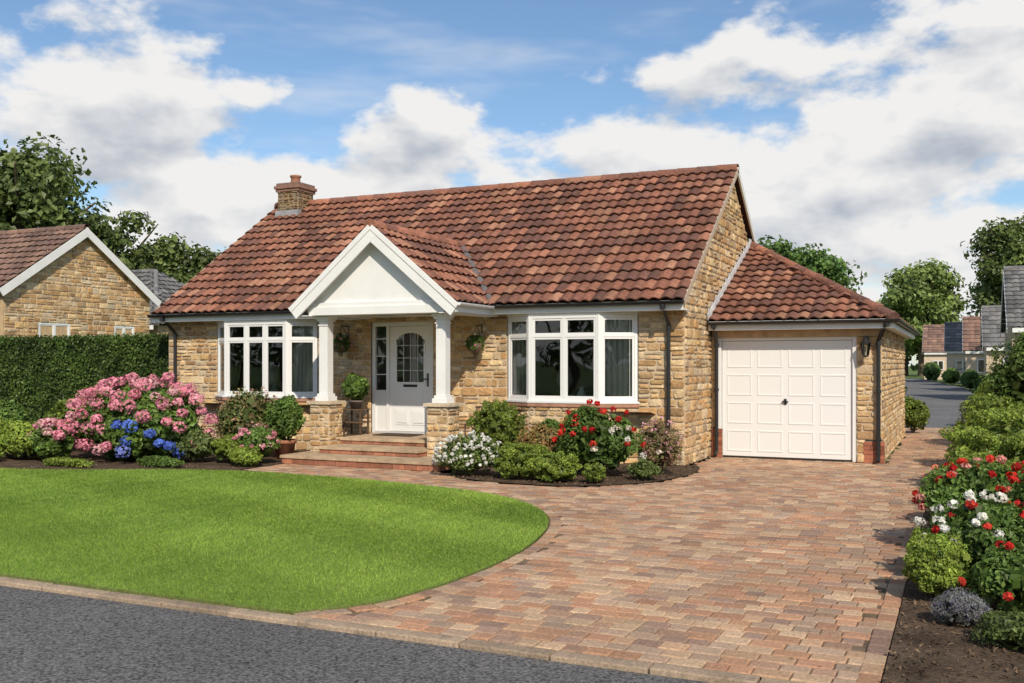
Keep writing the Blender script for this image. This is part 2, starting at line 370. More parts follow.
rg=R(88);m=260;lx_=rg.uniform(-4.2,-.5,m);ly_=rg.uniform(5.6,16,m);k=pip(lx_,ly_,drive)&(rg.rand(m)<.35+.65*(lx_>-1.1));lx_=lx_[k];ly_=ly_[k];m=len(lx_)
mb=MB();quads(mb,leafq(np.stack([lx_,ly_,np.full(m,.008)],1),rg.normal(size=(m,3))*.25+Z,.022,rg,.6),np.array([(.2,.14,.05),(.15,.2,.05),(.4,.12,.08)])[rg.randint(3,size=m)])
mb.obj("fallen_leaves",mLeaf)
def bed(name,poly,seed,nch=2500):
    e=empty(name);sheet("soil",poly,.012,mSoil,(.10,.07,.048),e)
    rg=R(seed);P=np.array(poly);lo=P.min(0);hi=P.max(0);p=lo+rg.rand(nch*2,2)*(hi-lo);p=p[pip(p[:,0],p[:,1],poly)][:nch]
    pos=np.concatenate([p,rg.uniform(.015,.035,(len(p),1))],1);mb=MB()
    quads(mb,leafq(pos,rg.normal(size=pos.shape)*.6+Z,.04,rg,.4),np.array([.14,.095,.062])*rg.uniform(.4,1.6,(len(p),1)))
    mb.obj("bark_chips",mSoil,e)
bed("flower_bed",[tuple(p) for p in bed_r]+[(-4.1,16.05),(-7.25,16.05)],31,3000)
bed("flower_bed",[(-10.5,13.6),(-10.5,12.4)]+[(a,b) for a,b in left_edge]+[(-34,16),(-10.6,16)],32,6000)
bed("flower_bed",[(-.39,5.44),(-.39,16),(-.02,22),(.2,28.4),(1.5,28.4),(1.6,5.44)],33,12000)
sheet("verge",[(1.6,5.44),(14,5.44),(14,60),(1.0,60),(.85,46),(.35,28.4),(1.5,28.4)],0.0,mTurf,(.13,.19,.05))
# ================================================================ BUNGALOW
H=empty("stone_bungalow")
FY=16.0;GX=-4.2;LX=-15.45;RY=19.8;BY=23.6;RZ=5.6;EZ=2.72;EY=15.6
slope=(RZ-EZ)/(RY-EY)
bays=[(-14.12,-13.62,-12.08,-11.58,3),(-7.45,-6.87,-5.58,-5.0,2)]
BZ0,BZ1=1.06,2.54
DX0,DX1,DZ0,DZ1=-10.34,-8.98,.38,2.5
mb=MB()
stone_wall(mb,(LX,FY,0),X,-Y,GX-LX,2.62,[(b[0]-LX,b[3]-LX,.0,2.62) for b in bays]+[(DX0-LX,DX1-LX,.0,DZ1)],5)
D=BY-FY
stone_wall(mb,(GX,FY,0),Y,X,D,RZ-.05,[],6,lo=lambda v:max(0,(v-2.62)/slope-.12),hi=lambda v:min(D,D-(v-2.62)/slope+.12),sc_=.88)
for b in bays:
    pts=[(b[0],FY),(b[1],FY-.35),(b[2],FY-.35),(b[3],FY)]
    for i in range(3):
        p=np.array(pts[i]+(0,));q=np.array(pts[i+1]+(0,));L=np.linalg.norm(q-p);U=(q-p)/L;N=np.array([U[1],-U[0],0])
        stone_wall(mb,p,U,N,L,BZ0-.1,[],40+i+int(-b[0]))
GY=17.8;GRX=-1.25;GBY=24.8;GE=2.42
gd=(-4.0,-1.73,0,2.12)
stone_wall(mb,(GX+.03,GY,0),X,-Y,GRX-GX-.03,2.18,[(.0,.24,.0,.55),(gd[0]-GX-.03-.07,gd[1]-GX-.03+.07,0,2.18),(2.65,2.95,0,.4)],8)
stone_wall(mb,(GRX,GY,0),Y,X,GBY-GY,2.4,[(0,.2,0,.4)],9)
mb.obj("stone_walls",[mStone,mMortar],H)
mb=MB();rg=R(4)
def bricks(x0,x1,z0,z1,O,U,N):
    z=z0;r=0
    while z<z1-.02:
        u=x0-(.1 if r%2 else 0)
        while u<x1-.01:
            a=max(u,x0);b=min(u+.215,x1)
            if b-a>.02: obox(mb,O,U,N,a+.004,b-.004,z+.004,z+.071,-.02,.018,np.array([.33,.12,.07])*rg.uniform(.7,1.25))
            u+=.215
        z+=.075;r+=1
    obox(mb,O,U,N,x0,x1,z0,z1,-.02,.008,(.35,.3,.25))
bricks(0,.2,0,.525,(GX+.03,GY,0),X,-Y);bricks(2.62,2.97,0,.375,(GX+.03,GY,0),X,-Y);bricks(0,.2,0,.375,(GRX,GY,0),Y,X)
mb.obj("brick_bases",mBrick,H)
mb=MB()
c=(.5,.36,.21)
mb.add([(LX,FY,0),(LX,BY,0),(LX,BY,2.65),(LX,RY,RZ-.05),(LX,FY,2.65)],[0,1,2,3,4],c)
mb.add([(LX,BY,0),(GX,BY,0),(GX,BY,2.65),(LX,BY,2.65)],[0,1,2,3],c)
mb.add([(GX,GBY,0),(GRX,GBY,0),(GRX,GBY,2.4),(GX,GBY,2.4)],[0,1,2,3],c)
mb.add([(GX-.02,FY,0),(GX-.02,BY,0),(GX-.02,BY,2.65),(GX-.02,RY,RZ-.08),(GX-.02,FY,2.65)],[0,1,2,3,4],c)
mb.obj("rear_walls",[mMortar],H)
S=nz(np.array([0,1,slope]));Nn=nz(np.array([0,-slope,1]));Ls=math.hypot(RY-EY,RZ-EZ)
RX0,RX1=LX-.1,GX+.1
mb=MB()
tiles(mb,(RX0,EY,EZ),X,S,Nn,RX1-RX0,Ls,seed=12)
S2=nz(np.array([0,-1,slope]));N2=nz(np.array([0,slope,1]));
tiles(mb,(RX0,RY+4.2,EZ),X,S2,N2,RX1-RX0,Ls,seed=13,p=.4,ns=4)
ridge_caps(mb,(RX0,RY,RZ+.01),(RX1,RY,RZ+.01),.12)
PX,PW,PY,PEZ,PRZ=-9.2,1.62,14.22,2.70,4.05
ps=(PRZ-PEZ)/PW;PL=math.hypot(PW,PRZ-PEZ)
tiles(mb,(PX+PW,17.7,PEZ),-Y,nz(np.array([-1,0,ps])),nz(np.array([ps,0,1])),17.7-PY,PL,seed=14,g=.3)
tiles(mb,(PX-PW,PY,PEZ),Y,nz(np.array([1,0,ps])),nz(np.array([-ps,0,1])),17.7-PY,PL,seed=15,g=.3)
ridge_caps(mb,(PX,PY-.02,PRZ+.01),(PX,17.6,PRZ+.01),.11,seed=5,pal=TP*1.2)
GZ0,GZ1=2.44,4.25;gx1=-1.05;gy0=17.5;gya=21.5
L=math.hypot(gya-gy0,GZ1-GZ0);gs=(GZ1-GZ0)/(gya-gy0);W=gx1-GX
tiles(mb,(GX,gy0,GZ0),X,nz(np.array([0,1,gs])),nz(np.array([0,-gs,1])),W,L,umax=lambda v:W*(1-v/L)+.03,seed=16)
gs2=(GZ1-GZ0)/W;L2=math.hypot(W,GZ1-GZ0)
tiles(mb,(gx1,gy0,GZ0),Y,nz(np.array([-1,0,gs2])),nz(np.array([gs2,0,1])),8.0,L2,umin=lambda v:4*v/L2,umax=lambda v:8-4*v/L2,seed=17)
ridge_caps(mb,(gx1,gy0,GZ0+.03),(GX,gya,GZ1+.03),.10,seed=6)
mb.add([(GX,gy0+8,GZ0),(gx1,gy0+8,GZ0),(GX,gya,GZ1)],[0,1,2],(.15,.07,.05))
mb.add([(GX,gy0,GZ0),(gx1,gy0,GZ0),(GX,gya,GZ1)],[0,1,2],(.1,.05,.04));
mb.obj("roof_tiles",mTile,H)
mb=MB()
mb.add([(RX0,EY,EZ),(RX1,EY,EZ),(RX1,RY,RZ),(RX0,RY,RZ)],[0,1,2,3],(.08,.04,.03))
mb.add([(RX0,RY+4.2,EZ),(RX1,RY+4.2,EZ),(RX1,RY,RZ),(RX0,RY,RZ)],[0,1,2,3],(.08,.04,.03))
mb.obj("roof_underlay",mTile,H)
mb=MB()
box(mb,RX0+.02,PX-PW+.1,EY+.0,EY+.025,2.58,2.74,WH);box(mb,PX+PW-.1,RX1-.02,EY+.0,EY+.025,2.58,2.74,WH)
box(mb,RX0+.03,RX1-.03,EY+.026,FY+.03,2.585,2.605,WH)
for sx in(RX1,RX0):
    for s_,y0 in((S,EY),(S2,RY+4.2)):
        bk=s_ is S2
        gbox(mb,(sx,y0,EZ),s_,nz(np.cross(s_,X)) if bk else nz(np.cross(X,s_)),X,0,Ls+.02,-.07,.03 if not bk else .06,-.03,.006,(.46,.36,.27) if not bk else (.72,.7,.66))
box(mb,GX+.04,gx1,gy0+.0,gy0+.025,2.30,2.46,WH);box(mb,gx1-.025,gx1,gy0+.026,gy0+8,2.30,2.46,WH)
box(mb,GX+.04,gx1-.026,gy0+.026,GY+.05,2.31,2.33,WH);box(mb,GRX-.05,gx1-.026,GY+.05,gy0+8,2.31,2.33,WH)
mb.obj("fascias",mPaint,H,bevel=.004)
mb=MB();box(mb,GX+.05,GRX,GY-.05,GY+.06,2.18,2.312,(.42,.29,.17));mb.obj("garage_lintel",mWood,H,bevel=.006)
K=(.02,.02,.021)
def gutter(mb,p0,p1,out,r=.06,c=K):
    p0=np.asarray(p0,float);p1=np.asarray(p1,float);t=np.linspace(math.pi,2*math.pi,9)
    A=[p0+np.asarray(out)*r*math.cos(a)+Z*r*math.sin(a) for a in t];B=[p+(p1-p0) for p in A]
    k=np.arange(8);mb.add(np.array(A+B),np.stack([k,k+1,k+10,k+9],1),c,0,True)
    mb.add(A,[list(range(9))],c);mb.add(B,[list(range(9))],c)
mb=MB()
gutter(mb,(RX0,EY-.065,2.73),(PX-PW+.12,EY-.065,2.73),(0,1,0));gutter(mb,(PX+PW-.06,EY-.065,2.73),(RX1,EY-.065,2.73),(0,1,0))
gutter(mb,(GX+.04,gy0-.065,2.45),(gx1+.1,gy0-.065,2.45),(0,1,0));gutter(mb,(gx1+.065,gy0,2.45),(gx1+.065,gy0+8,2.45),(1,0,0))
def pipe(x,y,zt,ex,ey,zb=.1):
    tube(mb,(ex,ey,zt),(x,y,zt-.32),.034,.034,10,K);tube(mb,(x,y,zt-.3),(x,y,zb),.034,.034,10,K);tube(mb,(x,y,zb+.02),(x+.0,y-.1,zb-.05),.034,.034,10,K)
    tube(mb,(ex,ey,zt+.0),(ex,ey,zt-.09),.045,.04,10,K)
    for z in(zt-.4,zt*.5,.4): tube(mb,(x,y,z),(x,y,z+.05),.045,.045,10,K)
pipe(-15.2,FY-.08,2.68,-15.2,EY-.06);pipe(-4.45,FY-.09,2.68,-4.45,EY-.06)
pipe(-4.06,GY-.09,2.42,-4.06,gy0-.05);pipe(-1.3,GY-.09,2.42,-1.15,gy0-.05)
mb.obj("rainwater_pipes",mBlack,H)
mb=MB();sd=nz(np.array([0,gya-gy0,GZ1-GZ0]))
gbox(mb,(GX+.0,gy0,GZ0),sd,nz(np.cross(X,sd)),X,.0,L,.05,.17,.03,.05,(.62,.62,.62))
m=14
for i in range(m):
    f=i/m;yy=gy0+(gya-gy0)*f;zz=GZ0+(GZ1-GZ0)*f;box(mb,GX+.03,GX+.046,yy,yy+.27,zz+.1,zz+.27,(.5,.5,.51))
# porch valleys
for sg in(-1,1):
    a=np.array([PX,EY+(PRZ-EZ)/slope,PRZ]);b=np.array([PX+sg*PW,EY,PEZ+.01]);dd=nz(b-a);nn=nz(Nn+nz(np.array([sg*ps,0,1])));ww=nz(np.cross(nn,dd))
    gbox(mb,a,dd,ww,nn,.12,np.linalg.norm(b-a)-.0,-.055,.055,.05,.088,(.13,.12,.12))
mb.obj("lead_flashing",mLead,H)
mb=MB();cx0,cx1,cy0,cy1=-15.15,-14.55,19.3,19.9
for O,U,N,wd in(((cx0,cy0,5.0),X,-Y,cx1-cx0),((cx1,cy0,5.0),Y,X,cy1-cy0),((cx0,cy1,5.),-Y,-X,cy1-cy0),((cx1,cy1,5.),-X,Y,cx1-cx0)):
    stone_wall(mb,O,U,N,wd,.88,[],77,sc_=.5,dark=.5)
box(mb,cx0-.04,cx1+.04,cy0-.04,cy1+.04,5.88,5.95,(.24,.14,.10));box(mb,cx0-.07,cx1+.07,cy0-.07,cy1+.07,5.95,6.02,(.27,.15,.11));box(mb,cx0-.03,cx1+.03,cy0-.03,cy1+.03,6.02,6.09,(.22,.14,.11))
box(mb,cx0-.04,cx1+.04,cy0-.06,cy0+.1,5.05,5.42,(.3,.3,.31),1)
lathe(mb,((cx0+cx1)/2,(cy0+cy1)/2,6.08),[(.14,0),(.12,.05),(.11,.17),(.14,.19),(.14,.23),(.1,.24),(.1,.1)],16,(.32,.15,.09),2)
mb.obj("chimney",[mStone,mMortar,mTerra],H)
# ---------------------------------------------------------------- windows
def framed(mb,gl,O,U,N,u0,u1,z0,z1,panes,tz=.36,fw=.055,trans=True):
    obox(mb,O,U,N,u0,u0+fw,z0,z1,-.07,0,WH);obox(mb,O,U,N,u1-fw,u1,z0,z1,-.07,0,WH)
    obox(mb,O,U,N,u0+fw,u1-fw,z0,z0+fw,-.068,-.002,WH);obox(mb,O,U,N,u0+fw,u1-fw,z1-fw,z1,-.068,-.002,WH)
    w=(u1-u0-2*fw)/panes;zt=z1-tz
    for i in range(panes):
        a=u0+fw+i*w;b=a+w
        if i: obox(mb,O,U,N,a-.03,a+.03,z0+fw,z1-fw,-.066,-.004,WH)
        parts=[(z0+fw,zt-.02),(zt+.02,z1-fw)] if trans else [(z0+fw,z1-fw)]
        if trans: obox(mb,O,U,N,a+(.03 if i else 0),b-(.03 if i<panes-1 else 0),zt-.02,zt+.02,-.062,-.006,WH)
        a2=a+(.03 if i else 0);b2=b-(.03 if i<panes-1 else 0);s=.036
        for k,(p,q) in enumerate(parts):
            w1=-.012;w0=-.05
            obox(mb,O,U,N,a2,a2+s,p,q,w0,w1,WH);obox(mb,O,U,N,b2-s,b2,p,q,w0,w1,WH)
            obox(mb,O,U,N,a2+s,b2-s,p,p+s,w0+.002,w1-.002,WH);obox(mb,O,U,N,a2+s,b2-s,q-s,q,w0+.002,w1-.002,WH)
            G=[np.asarray(O)+U*x_+Z*z_+N*(-.032) for x_,z_ in((a2+s,p+s),(b2-s,p+s),(b2-s,q-s),(a2+s,q-s))]
            gl.add(G,[0,1,2,3],(1,1,1))
for bi,b in enumerate(bays):
    mb=MB();gl=MB();sl=MB()
    pts=[(b[0],FY),(b[1],FY-.35),(b[2],FY-.35),(b[3],FY)]
    for i in range(3):
        p=np.array(pts[i]+(0.,));q=np.array(pts[i+1]+(0.,));L=np.linalg.norm(q-p);U=(q-p)/L;N=np.array([U[1],-U[0],0])
        framed(mb,gl,p,U,N,.012,L-.012,BZ0,BZ1,b[4] if i==1 else 1)
        obox(mb,p,U,N,.0,L,BZ1+.001,2.585,-.08,.012,WH)
        obox(mb,p,U,N,-.01,L+.01,BZ0-.035,BZ0-.001,-.12,.05,WH)
        obox(sl,p,U,N,-.01,L+.01,BZ0-.1,BZ0-.037,-.12,.04,(.38,.20,.13))
        if i>0: tube(mb,p+N*-.03+Z*BZ0,p+N*-.03+Z*BZ1,.035,.035,8,WH)
    w=empty("bay_window");w.parent=H
    mb.obj("window_frames",mWhite,w,bevel=.004);gl.obj("glazing",mGlass,w);sl.obj("tile_sill",mBrick,w,bevel=.008)
    cu=MB()
    for si,((xa,ya),(xb,yb)) in enumerate((((b[0]+.12,FY-.02),(b[1]+.25,FY-.22)),((b[2]-.25,FY-.22),(b[3]-.12,FY-.02)))):
        u=np.linspace(0,1,41);x_=xa+(xb-xa)*u;yy=ya+(yb-ya)*u+.025*np.sin(u*2*np.pi*8)
        A=np.stack([x_,yy,np.full(41,1.0)],1);B=np.stack([x_,yy,np.full(41,2.55)],1);k=np.arange(0,26) if si==0 else np.arange(15,40)
        cu.add(np.concatenate([A,B]),np.stack([k,k+1,k+42,k+41],1),(.78,.74,.64),0,True)
    cu.obj("curtains",mCloth,w)
    rm=MB();x0,x1=b[0]-.3,b[3]+.3;y0,y1=FY+.09,19.4
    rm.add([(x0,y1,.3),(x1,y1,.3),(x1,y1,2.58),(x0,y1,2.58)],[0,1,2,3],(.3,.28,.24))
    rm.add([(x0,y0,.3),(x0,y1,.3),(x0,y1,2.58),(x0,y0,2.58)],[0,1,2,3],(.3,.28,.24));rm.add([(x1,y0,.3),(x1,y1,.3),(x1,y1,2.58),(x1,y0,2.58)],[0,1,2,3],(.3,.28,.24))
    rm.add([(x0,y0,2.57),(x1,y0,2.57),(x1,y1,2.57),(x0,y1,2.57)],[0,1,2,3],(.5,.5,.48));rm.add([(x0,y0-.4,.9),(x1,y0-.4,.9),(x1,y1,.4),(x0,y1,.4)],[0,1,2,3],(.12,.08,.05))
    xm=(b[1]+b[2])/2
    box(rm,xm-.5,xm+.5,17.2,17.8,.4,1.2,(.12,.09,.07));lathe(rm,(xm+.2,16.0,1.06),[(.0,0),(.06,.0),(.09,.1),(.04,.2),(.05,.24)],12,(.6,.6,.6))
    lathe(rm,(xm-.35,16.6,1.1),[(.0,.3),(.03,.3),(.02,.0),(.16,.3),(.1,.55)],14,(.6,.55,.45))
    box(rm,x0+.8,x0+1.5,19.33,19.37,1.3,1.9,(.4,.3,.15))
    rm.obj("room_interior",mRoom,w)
# ---------------------------------------------------------------- front door
d=empty("front_door");d.parent=H
mb=MB();gl=MB();O=np.array([0,FY+.06,0.]);U=X;N=-Y
for a,b_ in((DX0,DX0+.07),(-10.02,-9.96),(DX1-.07,DX1)): obox(mb,O,U,N,a,b_,DZ0,DZ1,-.08,.03,WH)
obox(mb,O,U,N,DX0+.07,DX1-.07,DZ1-.08,DZ1,-.078,.028,WH);obox(mb,O,U,N,DX0+.07,DX1-.07,DZ0,DZ0+.04,-.07,.04,(.5,.5,.5))
obox(mb,O,U,N,DX0+.07,-10.02,DZ0+.04,1.15,-.05,0,WH);obox(mb,O,U,N,DX0+.07,-10.02,1.15,1.2,-.048,.006,WH)
for z in(1.5,1.85,2.18): obox(mb,O,U,N,DX0+.07,-10.02,z-.008,z+.008,-.03,-.005,WH)
gl.add([O+U*x_+Z*z_+N*(-.02) for x_,z_ in((DX0+.07,1.2),(-10.02,1.2),(-10.02,2.42),(DX0+.07,2.42))],[0,1,2,3],(1,1,1))
x0,x1,z0,z1=-9.955,-9.055,DZ0+.045,DZ1-.085
gx0,gx1_,gz0,gz1=x0+.14,x1-.14,1.34,2.29
obox(mb,O,U,N,x0,gx0,z0,z1,-.04,.0,WH);obox(mb,O,U,N,gx1_,x1,z0,z1,-.04,.0,WH);obox(mb,O,U,N,gx0,gx1_,z0,gz0,-.04,.0,WH);obox(mb,O,U,N,gx0,gx1_,gz1,z1,-.04,.0,WH)
m=12;cxm=(gx0+gx1_)/2;hw=(gx1_-gx0)/2;rise=.2
for i in range(m):
    a=gx0+2*hw*i/m;b_=gx0+2*hw*(i+1)/m;t=((a+b_)/2-cxm)/hw;za=gz1-rise+rise*math.sqrt(max(0,1-t*t))
    obox(mb,O,U,N,a+.0005,b_-.0005,za,gz1-.0005,-.035,-.002,WH)
for a,b_,c_,e in((gx0-.02,gx0+.015,gz0-.02,gz1-rise),(gx1_-.015,gx1_+.02,gz0-.02,gz1-rise)): obox(mb,O,U,N,a,b_,c_,e,-.01,.014,WH)
obox(mb,O,U,N,gx0+.015,gx1_-.015,gz0-.018,gz0+.018,-.01,.012,WH)
gl.add([O+U*x_+Z*z_+N*(-.02) for x_,z_ in((gx0,gz0),(gx1_,gz0),(gx1_,gz1),(gx0,gz1))],[0,1,2,3],(1,1,1))
for i in(1,2,3): obox(mb,O,U,N,gx0+(gx1_-gx0)*i/4-.005,gx0+(gx1_-gx0)*i/4+.005,gz0,gz1,-.02,-.004,(.6,.6,.57))
for i in(1,2,3): obox(mb,O,U,N,gx0,gx1_,gz0+(gz1-gz0)*i/4-.005,gz0+(gz1-gz0)*i/4+.005,-.019,-.003,(.6,.6,.57))
for a,b_ in((x0+.12,x0+.42),(x1-.42,x1-.12)):
    for p,q in((z0+.12,z0+.42),(z0+.5,z0+.8)):
        obox(mb,O,U,N,a,b_,p,q,-.01,.008,WH);obox(mb,O,U,N,a+.04,b_-.04,p+.04,q-.04,0,.018,WH)
mb.obj("door_leaf",mWhite,d,bevel=.004);gl.obj("door_glass",mGlass,d)
mb=MB();obox(mb,O,U,N,x0+.3,x1-.3,z0+.84,z0+.885,0,.014,(.05,.05,.05));obox(mb,O,U,N,x1-.09,x1-.05,z0+.85,z0+1.1,0,.012,(.1,.1,.1));obox(mb,O,U,N,x1-.18,x1-.06,z0+.98,z0+1.0,.02,.04,(.1,.1,.1))
mb.obj("door_furniture",mMetal,d,bevel=.003)
mb=MB();mb.add([(DX0,17.2,.38),(DX1,17.2,.38),(DX1,17.2,2.5),(DX0,17.2,2.5)],[0,1,2,3],(.6,.56,.5));box(mb,DX0-.02,DX1+.02,FY-.05,FY+.12,.0,DZ0,(.3,.2,.14))
mb.add([(DX0,FY+.15,.38),(DX0,18,.38),(DX0,18,2.5),(DX0,FY+.15,2.5)],[0,1,2,3],(.5,.45,.4));mb.add([(DX1,FY+.15,.38),(DX1,18,.38),(DX1,18,2.5),(DX1,FY+.15,2.5)],[0,1,2,3],(.5,.45,.4))
mb.obj("hallway",mRoom,d)
# ---------------------------------------------------------------- porch
po=empty("porch");po.parent=H
mb=MB()
cols=[(-10.39,14.6),(-8.0,14.6)];pw=.2
for i,(x,y) in enumerate(cols):
    for O,U,N in(((x-pw,y-pw,0),X,-Y),((x+pw,y-pw,0),Y,X),((x+pw,y+pw,0),-X,Y),((x-pw,y+pw,0),-Y,-X)):
        stone_wall(mb,O,U,N,2*pw,.98,[],90+i,sc_=.7)
    box(mb,x-pw-.05,x+pw+.05,y-pw-.05,y+pw+.05,.985,1.04,(.55,.45,.32),0)
mb.obj("stone_piers",[mStone,mMortar],po)
mb=MB()
for x,y in cols:
    box(mb,x-.14,x+.14,y-.14,y+.14,1.04,1.12,WH);box(mb,x-.115,x+.115,y-.115,y+.115,1.12,1.17,WH)
    box(mb,x-.09,x+.09,y-.09,y+.09,1.17,2.46,WH)
    box(mb,x-.105,x+.105,y-.105,y+.105,2.38,2.41,WH);box(mb,x-.12,x+.12,y-.12,y+.12,2.46,2.5,WH);box(mb,x-.145,x+.145,y-.145,y+.145,2.5,2.56,WH)
box(mb,PX-PW+.22,PX+PW-.22,14.47,14.73,2.56,2.74,WH);
for x in(-10.39,-8.0): box(mb,x-.1,x+.1,14.73,FY-.03,2.562,2.74,WH)
box(mb,PX-PW+.2,PX+PW-.2,14.5,FY+.0,2.742,2.76,WH)
mb.add([(PX-PW+.15,14.42,2.6),(PX+PW-.15,14.42,2.6),(PX+PW-.15,14.42,2.75),(PX,14.42,PRZ-.08),(PX-PW+.15,14.42,2.75)],[0,1,2,3,4],WH)
box(mb,PX-PW+.25,PX+PW-.25,14.33,14.42,2.56,2.7,WH);box(mb,PX-PW+.25,PX+PW-.25,14.36,14.42,2.7,2.78,WH)
for sg in(-1,1):
    sd=nz(np.array([-sg*PW,0,PRZ-PEZ]));pn=nz(np.array([sg*ps,0,1]))
    gbox(mb,(PX+sg*(PW+.06),PY,PEZ-.05),sd,pn,Y,0,PL+.07,-.2,.03,-.02+.002*sg,.02,WH)
    gbox(mb,(PX+sg*(PW+.06),PY,PEZ-.05),sd,pn,Y,0,PL+.07,-.04,.05,-.035+.002*sg,-.02,WH)
    gbox(mb,(PX+sg*(PW),PY+.02,PEZ),sd,pn,Y,.0,PL,-.08,-.0,.0,.28,WH)
    box(mb,PX+sg*(PW+.0)-.012,PX+sg*(PW+.0)+.012,PY+.02,EY+.3,2.56,2.73,WH)
    a,b_=sorted((PX+sg*(PW-.02),PX+sg*(PW-.32)));box(mb,a,b_,PY+.03,EY+.3,2.545,2.56,WH)
mb.obj("porch_timber",mPaint,po,bevel=.004)
mb=MB();gutter(mb,(PX+PW+.07,PY,2.71),(PX+PW+.07,EY-.0,2.71),(1,0,0),.05,(.75,.75,.74));gutter(mb,(PX-PW-.07,PY,2.71),(PX-PW-.07,EY,2.71),(1,0,0),.05,(.75,.75,.74))
mb.obj("porch_gutter",mWhite,po)
mb=MB()
def bricks_(w,z0,z1,O,U,N,rr):
    n=max(1,int((z1-z0)/.07))
    for r in range(n):
        za=z0+(z1-z0)*r/n;zb=z0+(z1-z0)*(r+1)/n;u=-.1*(r%2)
        while u<w:
            a=max(0,u);b=min(w,u+.22)
            if b-a>.02: obox(mb,O,U,N,a+.004,b-.004,za+.004,zb-.003,-.01,.008,np.array([.33,.14,.085])*rr.uniform(.7,1.25))
            u+=.22
def step(x0,x1,y0,y1,z0,z1):
    rr=R(int(z1*100)) 
    bricks_(x1-x0,z0,z1-.05,(x0,y0,0),X,-Y,rr);bricks_(y1-y0,z0,z1-.05,(x1,y0,0),Y,X,rr);bricks_(y1-y0,z0,z1-.05,(x0,y0,0),Y,-X,rr)
    nx=int((x1-x0)/.45)
    for i in range(nx):
        a=x0+(x1-x0)*i/nx;b=x0+(x1-x0)*(i+1)/nx
        box(mb,a-(.03 if i==0 else -.003),b+(.03 if i==nx-1 else -.003),y0-.03,y1,z1-.05,z1,np.array([.46,.34,.22])*rr.uniform(.85,1.1),0)
    box(mb,x0,x1,y0+.01,y1,z0,z1-.052,(.3,.2,.15))
step(-10.55,-7.5,13.55,FY-.02,0,.15);step(-10.17,-8.22,14.1,FY-.025,.15,.27);step(-10.17,-8.22,14.75,FY-.03,.27,.38)
mb.obj("porch_steps",mBrick,po,bevel=.004)
mb=MB();box(mb,-9.9,-9.1,15.35,15.85,.381,.40,(.09,.06,.04));mb.obj("doormat",mCloth,bevel=.003)
# ---------------------------------------------------------------- garage door
g=empty("garage_door");g.parent=H
mb=MB();O=np.array([0,GY+.05,0.]);U=X;N=-Y;a0,a1,_,zt=gd
for a,b_ in((a0-.07,a0-.0),(a1+.0,a1+.07)): obox(mb,O,U,N,a,b_,0.01,2.18,-.06,.03,WH)
obox(mb,O,U,N,a0,a1,zt,2.18,-.058,.028,WH)
obox(mb,O,U,N,a0+.008,a1-.008,.035,zt-.006,-.06,-.02,WH)
cw=(a1-a0-.1)/4;rh=(zt-.1)/4
for i in range(4):
    for j in range(4):
        u=a0+.05+i*cw+.05;v=.06+j*rh+.06;u1=u+cw-.10;v1=v+rh-.12
        for q in((u,u1,v,v+.03),(u,u1,v1-.03,v1)): obox(mb,O,U,N,*q,-.03,-.013,WH)
        for q in((u,u+.03,v+.03,v1-.03),(u1-.03,u1,v+.03,v1-.03)): obox(mb,O,U,N,*q,-.03,-.0135,WH)
mb.obj("door_panel",mWhite,g,bevel=.006)
mb=MB();xm=(a0+a1)/2
obox(mb,O,U,N,xm-.02,xm+.02,.98,1.08,-.02,.0,K);obox(mb,O,U,N,xm-.05,xm+.05,1.02,1.045,.0,.03,K);obox(mb,O,U,N,a0,a1,.0,.034,-.06,-.03,K)
mb.add([(a0-.1,GY+.12,0),(a1+.1,GY+.12,0),(a1+.1,GY+.12,2.2),(a0-.1,GY+.12,2.2)],[0,1,2,3],K)
mb.obj("door_handle",mBlack,g)
mb=MB();gl=MB();lx,ly,lz=-1.5,GY-.16,1.83
tube(mb,(lx,GY-.03,lz+.3),(lx,GY-.05,lz+.3),.05,.05,12,K);tube(mb,(lx,GY-.03,lz+.3),(lx,ly,lz+.33),.012,.012,8,K)
lathe(mb,(lx,ly,lz),[(.0,-.02),(.05,0),(.055,.02),(.0,.02)],6,K);lathe(mb,(lx,ly,lz),[(.1,.22),(.085,.24),(.03,.3),(.015,.33),(0,.34)],6,K)
for i in range(6):
    t=i*math.pi/3;tube(mb,(lx+.05*math.cos(t),ly+.05*math.sin(t),lz+.02),(lx+.08*math.cos(t),ly+.08*math.sin(t),lz+.22),.006,.006,5,K)
lathe(gl,(lx,ly,lz),[(.046,.02),(.076,.22)],6,(1,1,1))
L_=empty("wall_lantern");mb.obj("lantern_frame",mBlack,L_);gl.obj("lantern_glass",mGlass,L_)
